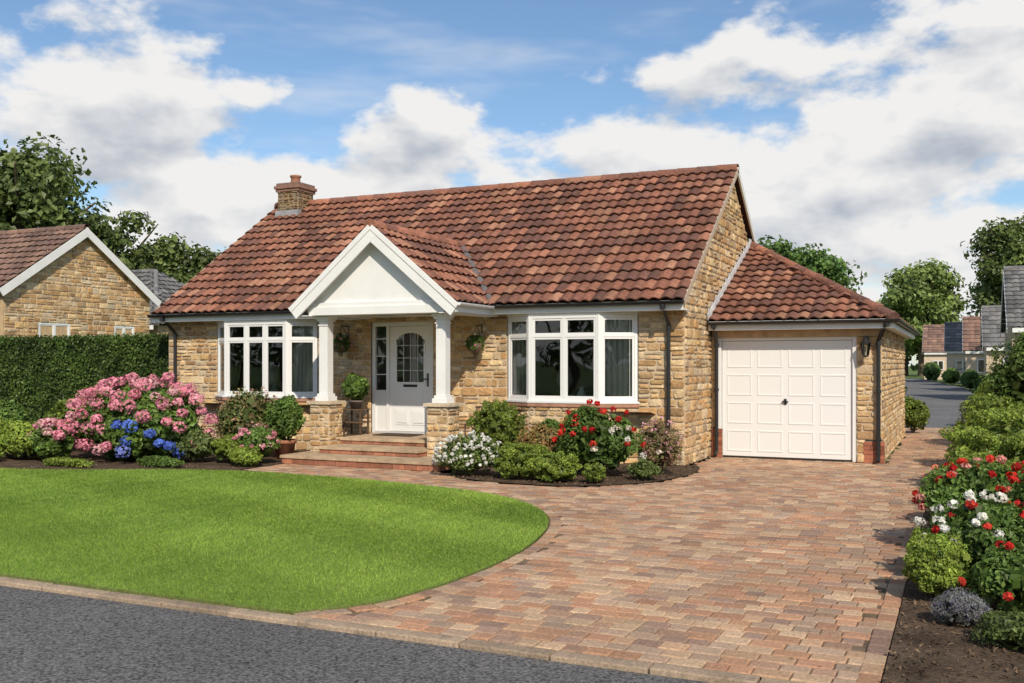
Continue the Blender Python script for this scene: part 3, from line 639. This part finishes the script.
# ================================================================ NEIGHBOURS
def house(name,x0,x1,y0,y1,ez,rz,wall,pal,seed,hip=False,stone=False,barge=True,p=.3,g_=.38,wins=(),chim=None):
    e=empty(name);ym=(y0+y1)/2;mb=MB();oh=.3;sl=(rz-ez)/(ym-y0+oh)
    if stone:
        w=y1-y0
        stone_wall(mb,(x1,y0,0),Y,X,w,rz-.1,[(wn[0],wn[1],wn[2],wn[3]) for wn in wins],seed,lo=lambda v:max(0,(v-ez)/sl-.3),hi=lambda v:min(w,w-(v-ez)/sl+.3),sc_=1.0)
    mb.add([(x0,y0,-.1),(x1-.03,y0,-.1),(x1-.03,y0,ez),(x0,y0,ez)],[0,1,2,3],wall,1)
    for xx in((x0,x1-.03)): mb.add([(xx,y0,-.1),(xx,y1,-.1),(xx,y1,ez)]+([(xx,ym,rz-.1)] if not hip else [])+[(xx,y0,ez)],[list(range(4 if hip else 5))],wall,1)
    mb.add([(x0,y1,-.1),(x1,y1,-.1),(x1,y1,ez),(x0,y1,ez)],[0,1,2,3],wall,1)
    if chim: box(mb,chim,chim+.8,ym-.4,ym+.4,rz-.6,rz+1.1,(.3,.2,.15),1)
    mb.obj("walls",[mStone,mMortar],e)
    mb=MB();L=math.hypot(ym-y0+oh,rz-ez);hx=(ym-y0+oh) if hip else 0;W=x1-x0+2*.2
    f=(lambda v:W-hx*v/L) if hip else None;f0=(lambda v:hx*v/L) if hip else None
    tiles(mb,(x0-.2,y0-oh,ez),X,nz(np.array([0,1,sl])),nz(np.array([0,-sl,1])),W,L,umin=f0,umax=f,p=p,g=g_,seed=seed,pal=pal,ns=4)
    tiles(mb,(x0-.2,y1+oh,ez),X,nz(np.array([0,-1,sl])),nz(np.array([0,sl,1])),W,L,umin=f0,umax=f,p=p,g=g_,seed=seed+1,pal=pal,ns=4)
    if hip:
        D_=y1-y0+2*oh
        tiles(mb,(x1+.2,y0-oh,ez),Y,nz(np.array([-1,0,sl])),nz(np.array([sl,0,1])),D_,L,umin=lambda v:D_/2*v/L,umax=lambda v:D_-D_/2*v/L,p=p,g=g_,seed=seed+2,pal=pal,ns=4)
        tiles(mb,(x0-.2,y0-oh,ez),Y,nz(np.array([1,0,sl])),nz(np.array([-sl,0,1])),D_,L,umin=lambda v:D_/2*v/L,umax=lambda v:D_-D_/2*v/L,p=p,g=g_,seed=seed+3,pal=pal,ns=4)
    ridge_caps(mb,(x0-.2+hx,ym,rz),(x1+.2-hx,ym,rz),.13,.45,pal=pal)
    if hip:
        for a,b in(((x1+.2,y0-oh,ez),(x1+.2-hx,ym,rz)),((x0-.2,y0-oh,ez),(x0-.2+hx,ym,rz))): ridge_caps(mb,a,b,.12,.45,pal=pal)
    mb.obj("roof",mTile,e)
    mb=MB()
    box(mb,x0,x1,y0-oh,y0-oh+.03,ez-.2,ez,WH)
    if barge and not hip:
        for sg,yy in((1,y0-oh),(-1,y1+oh)):
            sd=nz(np.array([0,sg,sl]));pn=nz(np.array([0,-sg*sl,1]))
            gbox(mb,(x1+.2,yy,ez),sd,pn,X,-.05,L+.02,-.24,.0,.0,.03+.002*sg,WH)
            gbox(mb,(x0-.2,yy,ez),sd,pn,X,-.05,L+.02,-.24,.0,-.03+.002*sg,.0,WH)
            gbox(mb,(x1,yy,ez),sd,pn,X,0,L,-.1,-.05,0,.2,WH)
    gl=MB()
    for wn in wins:
        if len(wn)==4: framed(mb,gl,np.array([x1,y0,0]),Y,X,wn[0],wn[1],wn[2],wn[3],2,trans=False)
        else: framed(mb,gl,np.array([0,y0-.1,0]),X,-Y,wn[0],wn[1],wn[2],wn[3],2,trans=False)
    mb.obj("trim",mPaint,e);
    if gl.V: gl.obj("glass",mGlass,e)
    return e
TPb=np.array([(.19,.115,.09),(.15,.095,.078),(.22,.135,.10)]);TPg=np.array([(.15,.145,.145),(.12,.12,.12),(.18,.175,.17)])
house("neighbour_house",-37,-26.2,20.4,26.2,3.95,6.15,(.5,.36,.21),TPb,51,stone=True,wins=((1.2,2.4,1.9,3.0),(4.2,5.1,1.9,3.0)))
house("neighbour_house",-42,-32,32.5,39.5,3.4,6.2,(.4,.3,.18),TPg,52,hip=True)
house("neighbour_house",2.0,13,49,57,3.3,6.3,(.5,.40,.29),TPg,53,wins=((3,4.5,1,2.2,0),(6,7.5,1,2.2,0)),chim=5)
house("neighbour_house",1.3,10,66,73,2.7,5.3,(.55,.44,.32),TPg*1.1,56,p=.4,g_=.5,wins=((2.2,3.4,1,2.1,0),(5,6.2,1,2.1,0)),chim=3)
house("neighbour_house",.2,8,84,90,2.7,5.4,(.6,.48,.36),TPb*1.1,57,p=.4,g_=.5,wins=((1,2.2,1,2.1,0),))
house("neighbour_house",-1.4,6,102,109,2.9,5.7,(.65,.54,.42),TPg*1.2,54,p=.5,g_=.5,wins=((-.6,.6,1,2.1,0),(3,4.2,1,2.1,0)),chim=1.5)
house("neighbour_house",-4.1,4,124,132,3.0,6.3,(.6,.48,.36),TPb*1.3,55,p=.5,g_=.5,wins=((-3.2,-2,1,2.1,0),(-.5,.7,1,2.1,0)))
# ================================================================ HEDGE
def hedge(name,x0,x1,y0,y1,h,n,size,pal,seed):
    mb=MB();rg=R(seed);box(mb,x0+.12,x1-.12,y0+.12,y1-.12,0,h-.1,(.03,.055,.015))
    A=np.array([(x1-x0)*h,(x1-x0)*(y1-y0),(y1-y0)*h]);f=rg.choice(3,n,p=A/A.sum())
    px=rg.uniform(x0,x1,n);py=rg.uniform(y0,y1,n);pz=rg.uniform(.02,h,n)
    j=.05*np.sin(px*3.1+pz*2.3)+.04*np.sin(px*7.7-pz*5.1)+rg.uniform(-.1,.03,n)
    N=np.zeros((n,3));a=f==0;py[a]=y0-j[a];N[a,1]=-1;a=f==1;pz[a]=h+j[a]*.9;N[a,2]=1;a=f==2;px[a]=x1+j[a];N[a,0]=1
    pos=np.stack([px,py,pz],1);cl=.85+.3*np.sin(px*2.1)*np.sin(pz*2.7+px)
    col=pal[rg.randint(len(pal),size=n)]*(rg.uniform(.7,1.35,n)*cl)[:,None]
    quads(mb,leafq(pos,N+rg.normal(size=(n,3))*.6,size,rg,.6),col);return mb.obj(name,mLeaf)
hedge("hedge",-34,-15.75,16.3,17.5,2.3,60000,.075,G1*.62,61)
# ================================================================ PLANTS
PINK=[(.80,.36,.42),(.76,.30,.38),(.84,.48,.50),(.74,.27,.35)];BLUE=[(.10,.17,.62),(.13,.22,.7),(.2,.25,.62)]
RED=[(.62,.025,.02),(.5,.02,.02),(.7,.06,.04)];WHT=[(.8,.8,.74),(.8,.78,.7)]
rg=R(71);hc=np.array([-13.15,12.95,.62]);hr=np.array([1.42,.85,.86])
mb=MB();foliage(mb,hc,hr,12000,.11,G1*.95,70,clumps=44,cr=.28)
pts=surfpts(hc,hr*1.02,500,rg,-.5)
sel=[]
for p in pts:
    if p[2]>.15 and all(np.linalg.norm(p-q)>.235+.05*math.sin(p[0]*9) for q in sel): sel.append(p)
sel=np.array(sel);isb=(sel[:,2]<.74)&(sel[:,2]>.12)&(sel[:,0]>-13.05)&(sel[:,0]<-12.0)
heads(mb,sel[~isb],.125,np.array(PINK),72,75,.055);heads(mb,sel[isb],.125,np.array(BLUE),73,75,.055)
mb.obj("hydrangea_bush",[mLeaf,mPetal])
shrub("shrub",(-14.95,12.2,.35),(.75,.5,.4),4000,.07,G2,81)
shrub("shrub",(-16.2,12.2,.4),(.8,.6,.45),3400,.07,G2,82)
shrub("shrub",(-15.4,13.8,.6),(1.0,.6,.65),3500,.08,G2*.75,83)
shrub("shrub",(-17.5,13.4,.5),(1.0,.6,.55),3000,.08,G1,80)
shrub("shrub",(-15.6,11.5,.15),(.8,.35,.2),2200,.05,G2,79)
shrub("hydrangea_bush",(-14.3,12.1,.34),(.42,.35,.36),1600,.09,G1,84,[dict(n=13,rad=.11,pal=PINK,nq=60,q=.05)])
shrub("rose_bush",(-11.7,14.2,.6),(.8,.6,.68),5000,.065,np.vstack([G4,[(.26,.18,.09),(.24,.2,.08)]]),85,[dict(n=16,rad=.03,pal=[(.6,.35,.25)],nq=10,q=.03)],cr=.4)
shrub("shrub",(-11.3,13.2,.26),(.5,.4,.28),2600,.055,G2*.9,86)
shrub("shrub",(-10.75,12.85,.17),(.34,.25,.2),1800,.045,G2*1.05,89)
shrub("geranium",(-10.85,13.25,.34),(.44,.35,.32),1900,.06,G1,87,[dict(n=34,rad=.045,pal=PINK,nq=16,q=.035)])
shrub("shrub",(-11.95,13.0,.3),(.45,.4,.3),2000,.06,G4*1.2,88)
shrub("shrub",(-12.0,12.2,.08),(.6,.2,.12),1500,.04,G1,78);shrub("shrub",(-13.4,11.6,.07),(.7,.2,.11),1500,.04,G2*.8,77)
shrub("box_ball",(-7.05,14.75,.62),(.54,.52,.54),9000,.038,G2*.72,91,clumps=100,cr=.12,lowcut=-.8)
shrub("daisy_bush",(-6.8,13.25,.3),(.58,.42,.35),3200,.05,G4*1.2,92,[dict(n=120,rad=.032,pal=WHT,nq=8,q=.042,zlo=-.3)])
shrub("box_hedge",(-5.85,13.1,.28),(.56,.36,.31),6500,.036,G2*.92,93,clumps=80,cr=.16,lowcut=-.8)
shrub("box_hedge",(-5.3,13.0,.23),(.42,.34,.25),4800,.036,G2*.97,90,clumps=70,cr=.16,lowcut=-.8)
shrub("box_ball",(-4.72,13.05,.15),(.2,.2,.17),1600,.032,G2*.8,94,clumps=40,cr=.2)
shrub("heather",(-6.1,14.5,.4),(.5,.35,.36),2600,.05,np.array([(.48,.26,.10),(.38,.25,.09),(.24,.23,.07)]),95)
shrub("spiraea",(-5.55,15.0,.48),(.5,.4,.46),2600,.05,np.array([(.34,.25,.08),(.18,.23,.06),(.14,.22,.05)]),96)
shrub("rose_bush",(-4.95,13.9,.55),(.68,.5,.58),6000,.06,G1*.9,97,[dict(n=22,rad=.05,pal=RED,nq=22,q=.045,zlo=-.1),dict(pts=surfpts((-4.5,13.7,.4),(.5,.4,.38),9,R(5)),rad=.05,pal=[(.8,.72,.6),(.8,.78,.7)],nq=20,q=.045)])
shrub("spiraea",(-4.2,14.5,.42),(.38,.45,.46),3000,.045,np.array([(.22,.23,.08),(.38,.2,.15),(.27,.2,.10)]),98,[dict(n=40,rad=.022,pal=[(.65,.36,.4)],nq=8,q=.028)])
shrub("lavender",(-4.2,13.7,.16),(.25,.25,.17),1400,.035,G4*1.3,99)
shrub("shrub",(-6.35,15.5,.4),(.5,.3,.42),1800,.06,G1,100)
# right border
shrub("rose_bush",(.22,9.8,.42),(.66,.75,.42),6500,.055,G1,101,[dict(n=52,rad=.04,pal=RED+[(.75,.25,.16),(.78,.35,.3)],nq=24,q=.038,zlo=-.05)])
shrub("rose_bush",(.2,8.4,.34),(.52,.58,.36),6000,.05,G1*.95,102,[dict(n=26,rad=.042,pal=WHT,nq=24,q=.036,zlo=-.1),dict(pts=surfpts((.3,8.3,.33),(.5,.5,.34),10,R(55)),rad=.036,pal=RED,nq=20,q=.033)])
shrub("rose_bush",(.75,8.9,.48),(.5,.6,.45),4200,.055,G1,122,[dict(n=24,rad=.042,pal=RED+WHT,nq=22,q=.036)])
shrub("spiraea",(-.16,7.7,.23),(.28,.34,.26),5000,.028,G2*1.05,103,clumps=60,cr=.2)
shrub("spiraea",(-.2,8.6,.2),(.24,.4,.22),3000,.032,G2,123,clumps=50,cr=.2)
shrub("lavender",(-.02,6.95,.12),(.21,.18,.14),3200,.022,np.array([(.24,.24,.24),(.28,.26,.33),(.18,.2,.16)]),104,asp=.2)
shrub("rose_bush",(.38,7.4,.24),(.38,.45,.28),4200,.042,G1,105,[dict(n=9,rad=.032,pal=RED,nq=20,q=.03)])
shrub("shrub",(.32,6.6,.1),(.3,.3,.13),2600,.028,G4,124)
shrub("rose_bush",(.15,11.3,.3),(.5,.65,.36),3600,.055,G1,106,[dict(n=24,rad=.042,pal=RED,nq=20,q=.038)])
shrub("shrub",(.15,12.7,.32),(.5,.65,.38),3600,.05,G2*.9,125)
shrub("box_ball",(.6,14.5,.58),(.95,1.1,.62),12000,.045,G2*.95,107,clumps=110,cr=.14,lowcut=-.8)
shrub("shrub",(.5,17.5,.62),(.75,1.0,.7),7000,.055,G2*.85,108)
shrub("laurel_bush",(1.3,21.5,1.2),(.95,1.2,1.28),9000,.08,G1*.8,109)
shrub("shrub",(.75,24.5,.7),(.7,1.1,.8),5000,.07,G2,110)
shrub("shrub",(.95,29,.75),(.75,1.5,.85),4000,.08,G1,111)
shrub("shrub",(1.5,35,.8),(.9,2.2,.95),4000,.1,G2*.9,112)
shrub("shrub",(1.9,42,.8),(.9,2.5,.95),4000,.12,G1,113)
shrub("shrub",(-1.1,26.0,.45),(.45,.45,.52),3000,.06,G2*.7,114)
shrub("laurel_bush",(2.8,19,1.1),(1.2,2.,1.2),4000,.1,G3*1.3,115)
shrub("shrub",(-3.4,30,.6),(.9,1.2,.7),3000,.1,G1,126);shrub("shrub",(-3.5,35,.6),(.8,2,.8),3000,.12,G2*.8,127)
hedge("hedge",-9,-3.3,40,41.5,1.5,7000,.14,G1,116)
shrub("shrub",(-3.7,48,.7),(.9,3,.9),3000,.16,G3*1.3,117);shrub("shrub",(-4.6,60,.8),(1.,4,1.),3000,.18,G1,118);shrub("shrub",(-5.5,78,.9),(1.3,5,1.2),3000,.22,G3*1.3,119)
shrub("shrub",(-8.,100,1.2),(2,6,1.7),3000,.28,G1,128)
shrub("shrub",(1.2,58,.5),(.8,3,.65),3000,.16,G1,120);shrub("shrub",(.5,76,.6),(.7,2.4,.8),2500,.18,G3*1.4,121);shrub("shrub",(-.9,93,.6),(.8,3,.8),2500,.22,G1,129);shrub("shrub",(-3.0,114,.8),(1.,5,1.2),2500,.26,G3*1.3,130)
def potted(name,x,y,z,pr,ph,r,n,pal,seed,fl=None,col=(.33,.14,.08)):
    e=empty(name);mb=MB();lathe(mb,(x,y,z),[(0,.005),(pr*.7,.0),(pr*.95,ph*.8),(pr*1.08,ph*.82),(pr*1.08,ph),(pr*.95,ph),(pr*.9,ph*.9),(0,ph*.9)],20,col);mb.obj("pot",mTerra,e)
    o=shrub("foliage",(x,y,z+ph+r[2]*.75),r,n,.06,pal,seed,fl,zmin=z+ph*.8);o.parent=e
potted("potted_shrub",-11.0,14.2,.012,.2,.34,(.42,.4,.48),3200,G1,131)
potted("potted_plant",-10.32,15.45,.86,.13,.16,(.3,.28,.3),2200,G1,132,col=(.16,.13,.11))
mb=MB();
for sx in(-.18,.18):
    for sy in(-.13,.13): box(mb,-10.32+sx-.015,-10.32+sx+.015,15.45+sy-.015,15.45+sy+.015,.15,.84,(.1,.06,.035))
for z in(.35,.6,.84): box(mb,-10.53,-10.11,15.29,15.61,z,z+.02,(.13,.08,.045))
mb.obj("plant_stand",mWood,bevel=.003)
def basket(x,z,seed):
    e=empty("hanging_basket");mb=MB();y=FY-.27
    tube(mb,(x,FY-.02,z+.45),(x,y,z+.45),.008,.008,6,K);tube(mb,(x,FY-.02,z+.2),(x,y+.05,z+.44),.007,.007,6,K);tube(mb,(x,FY-.03,z+.15),(x,FY-.03,z+.47),.01,.01,6,K)
    for i in range(3):
        a=i*2.1;tube(mb,(x,y,z+.44),(x+.13*math.cos(a),y+.13*math.sin(a),z+.12),.003,.003,4,K)
    lathe(mb,(x,y,z),[(0,-.08),(.08,-.05),(.13,.04),(.14,.12),(.12,.11),(0,.1)],14,(.12,.08,.05));mb.obj("basket",mBlack,e)
    o=shrub("trailing_plants",(x,y,z+.1),(.2,.18,.21),1100,.045,G1*.9,seed,[dict(n=5,rad=.025,pal=PINK+WHT,nq=8,q=.026)],zmin=z-.2);o.parent=e
basket(-10.85,1.98,141);basket(-7.95,1.95,142)
mb=MB();cx_,cy_=-7.62,15.3;c=(.09,.06,.045)
for sx in(-.22,.22):
    tube(mb,(cx_+sx,cy_-.2,.01),(cx_+sx,cy_-.2,.62),.013,.013,8,c);tube(mb,(cx_+sx,cy_+.2,.01),(cx_+sx,cy_+.26,.95),.013,.013,8,c);tube(mb,(cx_+sx,cy_-.22,.63),(cx_+sx,cy_+.24,.66),.014,.014,8,c)
for i in range(6): box(mb,cx_-.22,cx_+.22,cy_-.2+i*.07,cy_-.15+i*.07,.43,.45,c)
for i in range(6): tube(mb,(cx_-.18+i*.072,cy_+.22,.45),(cx_-.18+i*.072,cy_+.26,.93),.008,.008,6,c)
tube(mb,(cx_-.22,cy_+.26,.94),(cx_+.22,cy_+.26,.94),.014,.014,8,c);mb.obj("garden_chair",mWood)
# ================================================================ TREES
tree("tree",-50,40,15.4,5.8,26000,.42,G4*.85,201,clumps=110,base=.05,cr=.25)
tree("tree",-58,42,14,5,9000,.45,G4,202)
tree("tree",-47.8,45,12.2,3.6,14000,.36,G4*.9,203,base=.05,cr=.26)
tree("tree",-46,49,10.8,4.4,16000,.38,G4,204,base=.02,clumps=80,cr=.26)
tree("tree",-41.5,52,9.6,3.8,13000,.38,G4,205,base=.02,clumps=70,cr=.26)
tree("tree",-9.2,62,10.2,3.6,15000,.32,G3*1.5,206,clumps=80,base=.1,cr=.25)
tree("tree",-5.5,155,18,6.5,14000,.7,G4*1.5,207,base=.05,clumps=80,cr=.25)
tree("tree",4.4,96,16.,4.6,15000,.42,G4*1.1,208,base=.1,clumps=80,cr=.25)
tree("tree",9.5,76,13.5,4.5,9000,.42,G3*1.5,209,base=.1)
tree("tree",-11,118,9,3.6,6000,.5,G1,211)
def treemass(name,lst,n,leaf,pal,seed):
    mb=MB();rg=R(seed)
    for i,(x,y,t,r) in enumerate(lst):
        tube(mb,(x,y,-.12),(x,y,t*.6),r*.08,r*.04,6,(.12,.09,.06),1)
        foliage(mb,(x,y,t*.5),(r,r,t*.5),n,leaf,pal*rg.uniform(.8,1.2),seed+i,clumps=30,cr=.3,core=False,zmin=-.1,lowcut=-.9)
    mb.obj(name,[mLeaf,mBark])
rg=R(9);treemass("distant_trees",[(x,170+rg.uniform(-12,12),rg.uniform(7,10),rg.uniform(5,8)) for x in np.arange(-200,80,8)],1000,1.0,G4*1.2,301)
treemass("distant_trees",[(x,-30+rg.uniform(-3,3),rg.uniform(7,11),rg.uniform(3.5,5)) for x in np.arange(-60,40,7)],1000,.55,G4,351)  # unseen row behind the camera, added to give the windows something to reflect
# ================================================================ LIGHT & SKY
sdir=nz(np.array([.58,-.81,0]));el=math.radians(38)
sv=Vector((sdir[0]*math.cos(el),sdir[1]*math.cos(el),math.sin(el)))
sl=bpy.data.lights.new("sun",'SUN');sl.energy=4.4;sl.angle=math.radians(.6);sl.color=(1,.90,.75)
so=bpy.data.objects.new("sun",sl);sc.collection.objects.link(so);so.rotation_euler=sv.to_track_quat('Z','Y').to_euler()
w=bpy.data.worlds.new("World");sc.world=w;w.use_nodes=True;nt=w.node_tree;N=nt.nodes;Lk=nt.links
for n in list(N):N.remove(n)
out=N.new("ShaderNodeOutputWorld");bg=N.new("ShaderNodeBackground");bg.inputs[1].default_value=.11;Lk.new(bg.outputs[0],out.inputs[0])
sky=N.new("ShaderNodeTexSky");sky.sky_type='NISHITA';sky.sun_disc=False;sky.sun_elevation=el;sky.sun_rotation=math.atan2(sv.x,sv.y);sky.air_density=1.;sky.dust_density=.4;sky.ozone_density=1.6
def Mt(op,a,b=0,c=None,clamp=False):
    n=N.new("ShaderNodeMath");n.operation=op;n.use_clamp=clamp
    for i,v in enumerate((a,b,c)):
        if v is None: continue
        if isinstance(v,(int,float)): n.inputs[i].default_value=v
        else: Lk.new(v,n.inputs[i])
    return n.outputs[0]
def SS(v,a,b,lo=0,hi=1):
    n=N.new("ShaderNodeMapRange");n.interpolation_type='SMOOTHSTEP';Lk.new(v,n.inputs[0])
    for i,x_ in enumerate((a,b,lo,hi)): n.inputs[i+1].default_value=x_
    return n.outputs[0]
tc=N.new("ShaderNodeTexCoord");sx=N.new("ShaderNodeSeparateXYZ");Lk.new(tc.outputs["Generated"],sx.inputs[0])
az=Mt('ARCTAN2',sx.outputs[0],sx.outputs[1]);ele=Mt('ARCSINE',sx.outputs[2])
def noise(da,de,sca,ka,ke,det=7,ro=.55,z=0.,dist=.0):
    c=N.new("ShaderNodeCombineXYZ");Lk.new(Mt('MULTIPLY',Mt('ADD',az,da),ka),c.inputs[0]);Lk.new(Mt('MULTIPLY',Mt('ADD',ele,de),ke),c.inputs[1]);c.inputs[2].default_value=z
    n=N.new("ShaderNodeTexNoise");n.inputs["Scale"].default_value=sca;n.inputs["Detail"].default_value=det;n.inputs["Roughness"].default_value=ro;n.inputs["Distortion"].default_value=dist
    Lk.new(c.outputs[0],n.inputs["Vector"]);return n.outputs["Fac"]
n1=noise(0,0,6.0,1,1.8,7,.56,1.7);n2=noise(.012,.026,6.0,1,1.8,4,.5,1.7);n3=noise(.0,.0,1.7,1,2.2,2,.5,3.3)
bias=None
for (a,e,sa,se,am) in [(-.24,.17,.28,.07,.15),(.02,.26,.17,.08,.12),(-.80,.19,.24,.06,.13),(-.92,.28,.12,.06,.08),(-.58,.34,.24,.065,-.15),(-.33,.33,.14,.035,-.11),(-.12,.36,.14,.03,.04)]:
    g_=Mt('POWER',2.718,Mt('MULTIPLY',Mt('ADD',Mt('POWER',Mt('ABSOLUTE',Mt('DIVIDE',Mt('SUBTRACT',az,a),sa)),2),Mt('POWER',Mt('ABSOLUTE',Mt('DIVIDE',Mt('SUBTRACT',ele,e),se)),2)),-1))
    t=Mt('MULTIPLY',g_,am);bias=t if bias is None else Mt('ADD',bias,t)
low=SS(ele,.06,.20,.13,0);hi_=SS(ele,.3,.7,0,-.05)
dens=Mt('ADD',Mt('ADD',Mt('ADD',n1,bias),Mt('ADD',low,hi_)),Mt('MULTIPLY',Mt('SUBTRACT',n3,.5),.2))
mask=SS(dens,.49,.60)
thin=Mt('MULTIPLY',SS(noise(0,0,3.,1,4.5,4,.65,7.7),.46,.78),.4)
mask2=Mt('MAXIMUM',mask,thin)
shade=Mt('ADD',Mt('SUBTRACT',.84,Mt('MULTIPLY',Mt('SUBTRACT',dens,.60),1.5)),Mt('MULTIPLY',Mt('SUBTRACT',n1,n2),4.6),clamp=True)
cr=N.new("ShaderNodeValToRGB");Lk.new(shade,cr.inputs[0]);cr.color_ramp.elements[0].position=.05;cr.color_ramp.elements[0].color=(.47,.52,.60,1);cr.color_ramp.elements[1].position=.9;cr.color_ramp.elements[1].color=(.93,.92,.91,1)
vs=N.new("ShaderNodeVectorMath");vs.operation='SCALE';Lk.new(cr.outputs[0],vs.inputs[0]);vs.inputs["Scale"].default_value=8.6
tn=N.new("ShaderNodeVectorMath");tn.operation='MULTIPLY';Lk.new(sky.outputs[0],tn.inputs[0]);tn.inputs[1].default_value=(1.0,1.12,1.2)
mx=N.new("ShaderNodeMix");mx.data_type='RGBA';Lk.new(mask2,mx.inputs[0]);Lk.new(tn.outputs[0],mx.inputs[6]);Lk.new(vs.outputs[0],mx.inputs[7]);Lk.new(mx.outputs[2],bg.inputs[0])
# ================================================================ CAMERA
cam=bpy.data.cameras.new("camera");co=bpy.data.objects.new("camera",cam);sc.collection.objects.link(co);sc.camera=co
cam.sensor_width=36;cam.lens=36*980/1024;cam.shift_y=(364-341.5)/1024;cam.clip_end=3000
co.location=(0,0,1.7);co.rotation_euler=(math.radians(90),0,math.radians(24.7))
sc.view_settings.view_transform='Standard';sc.view_settings.look='None';sc.view_settings.exposure=0
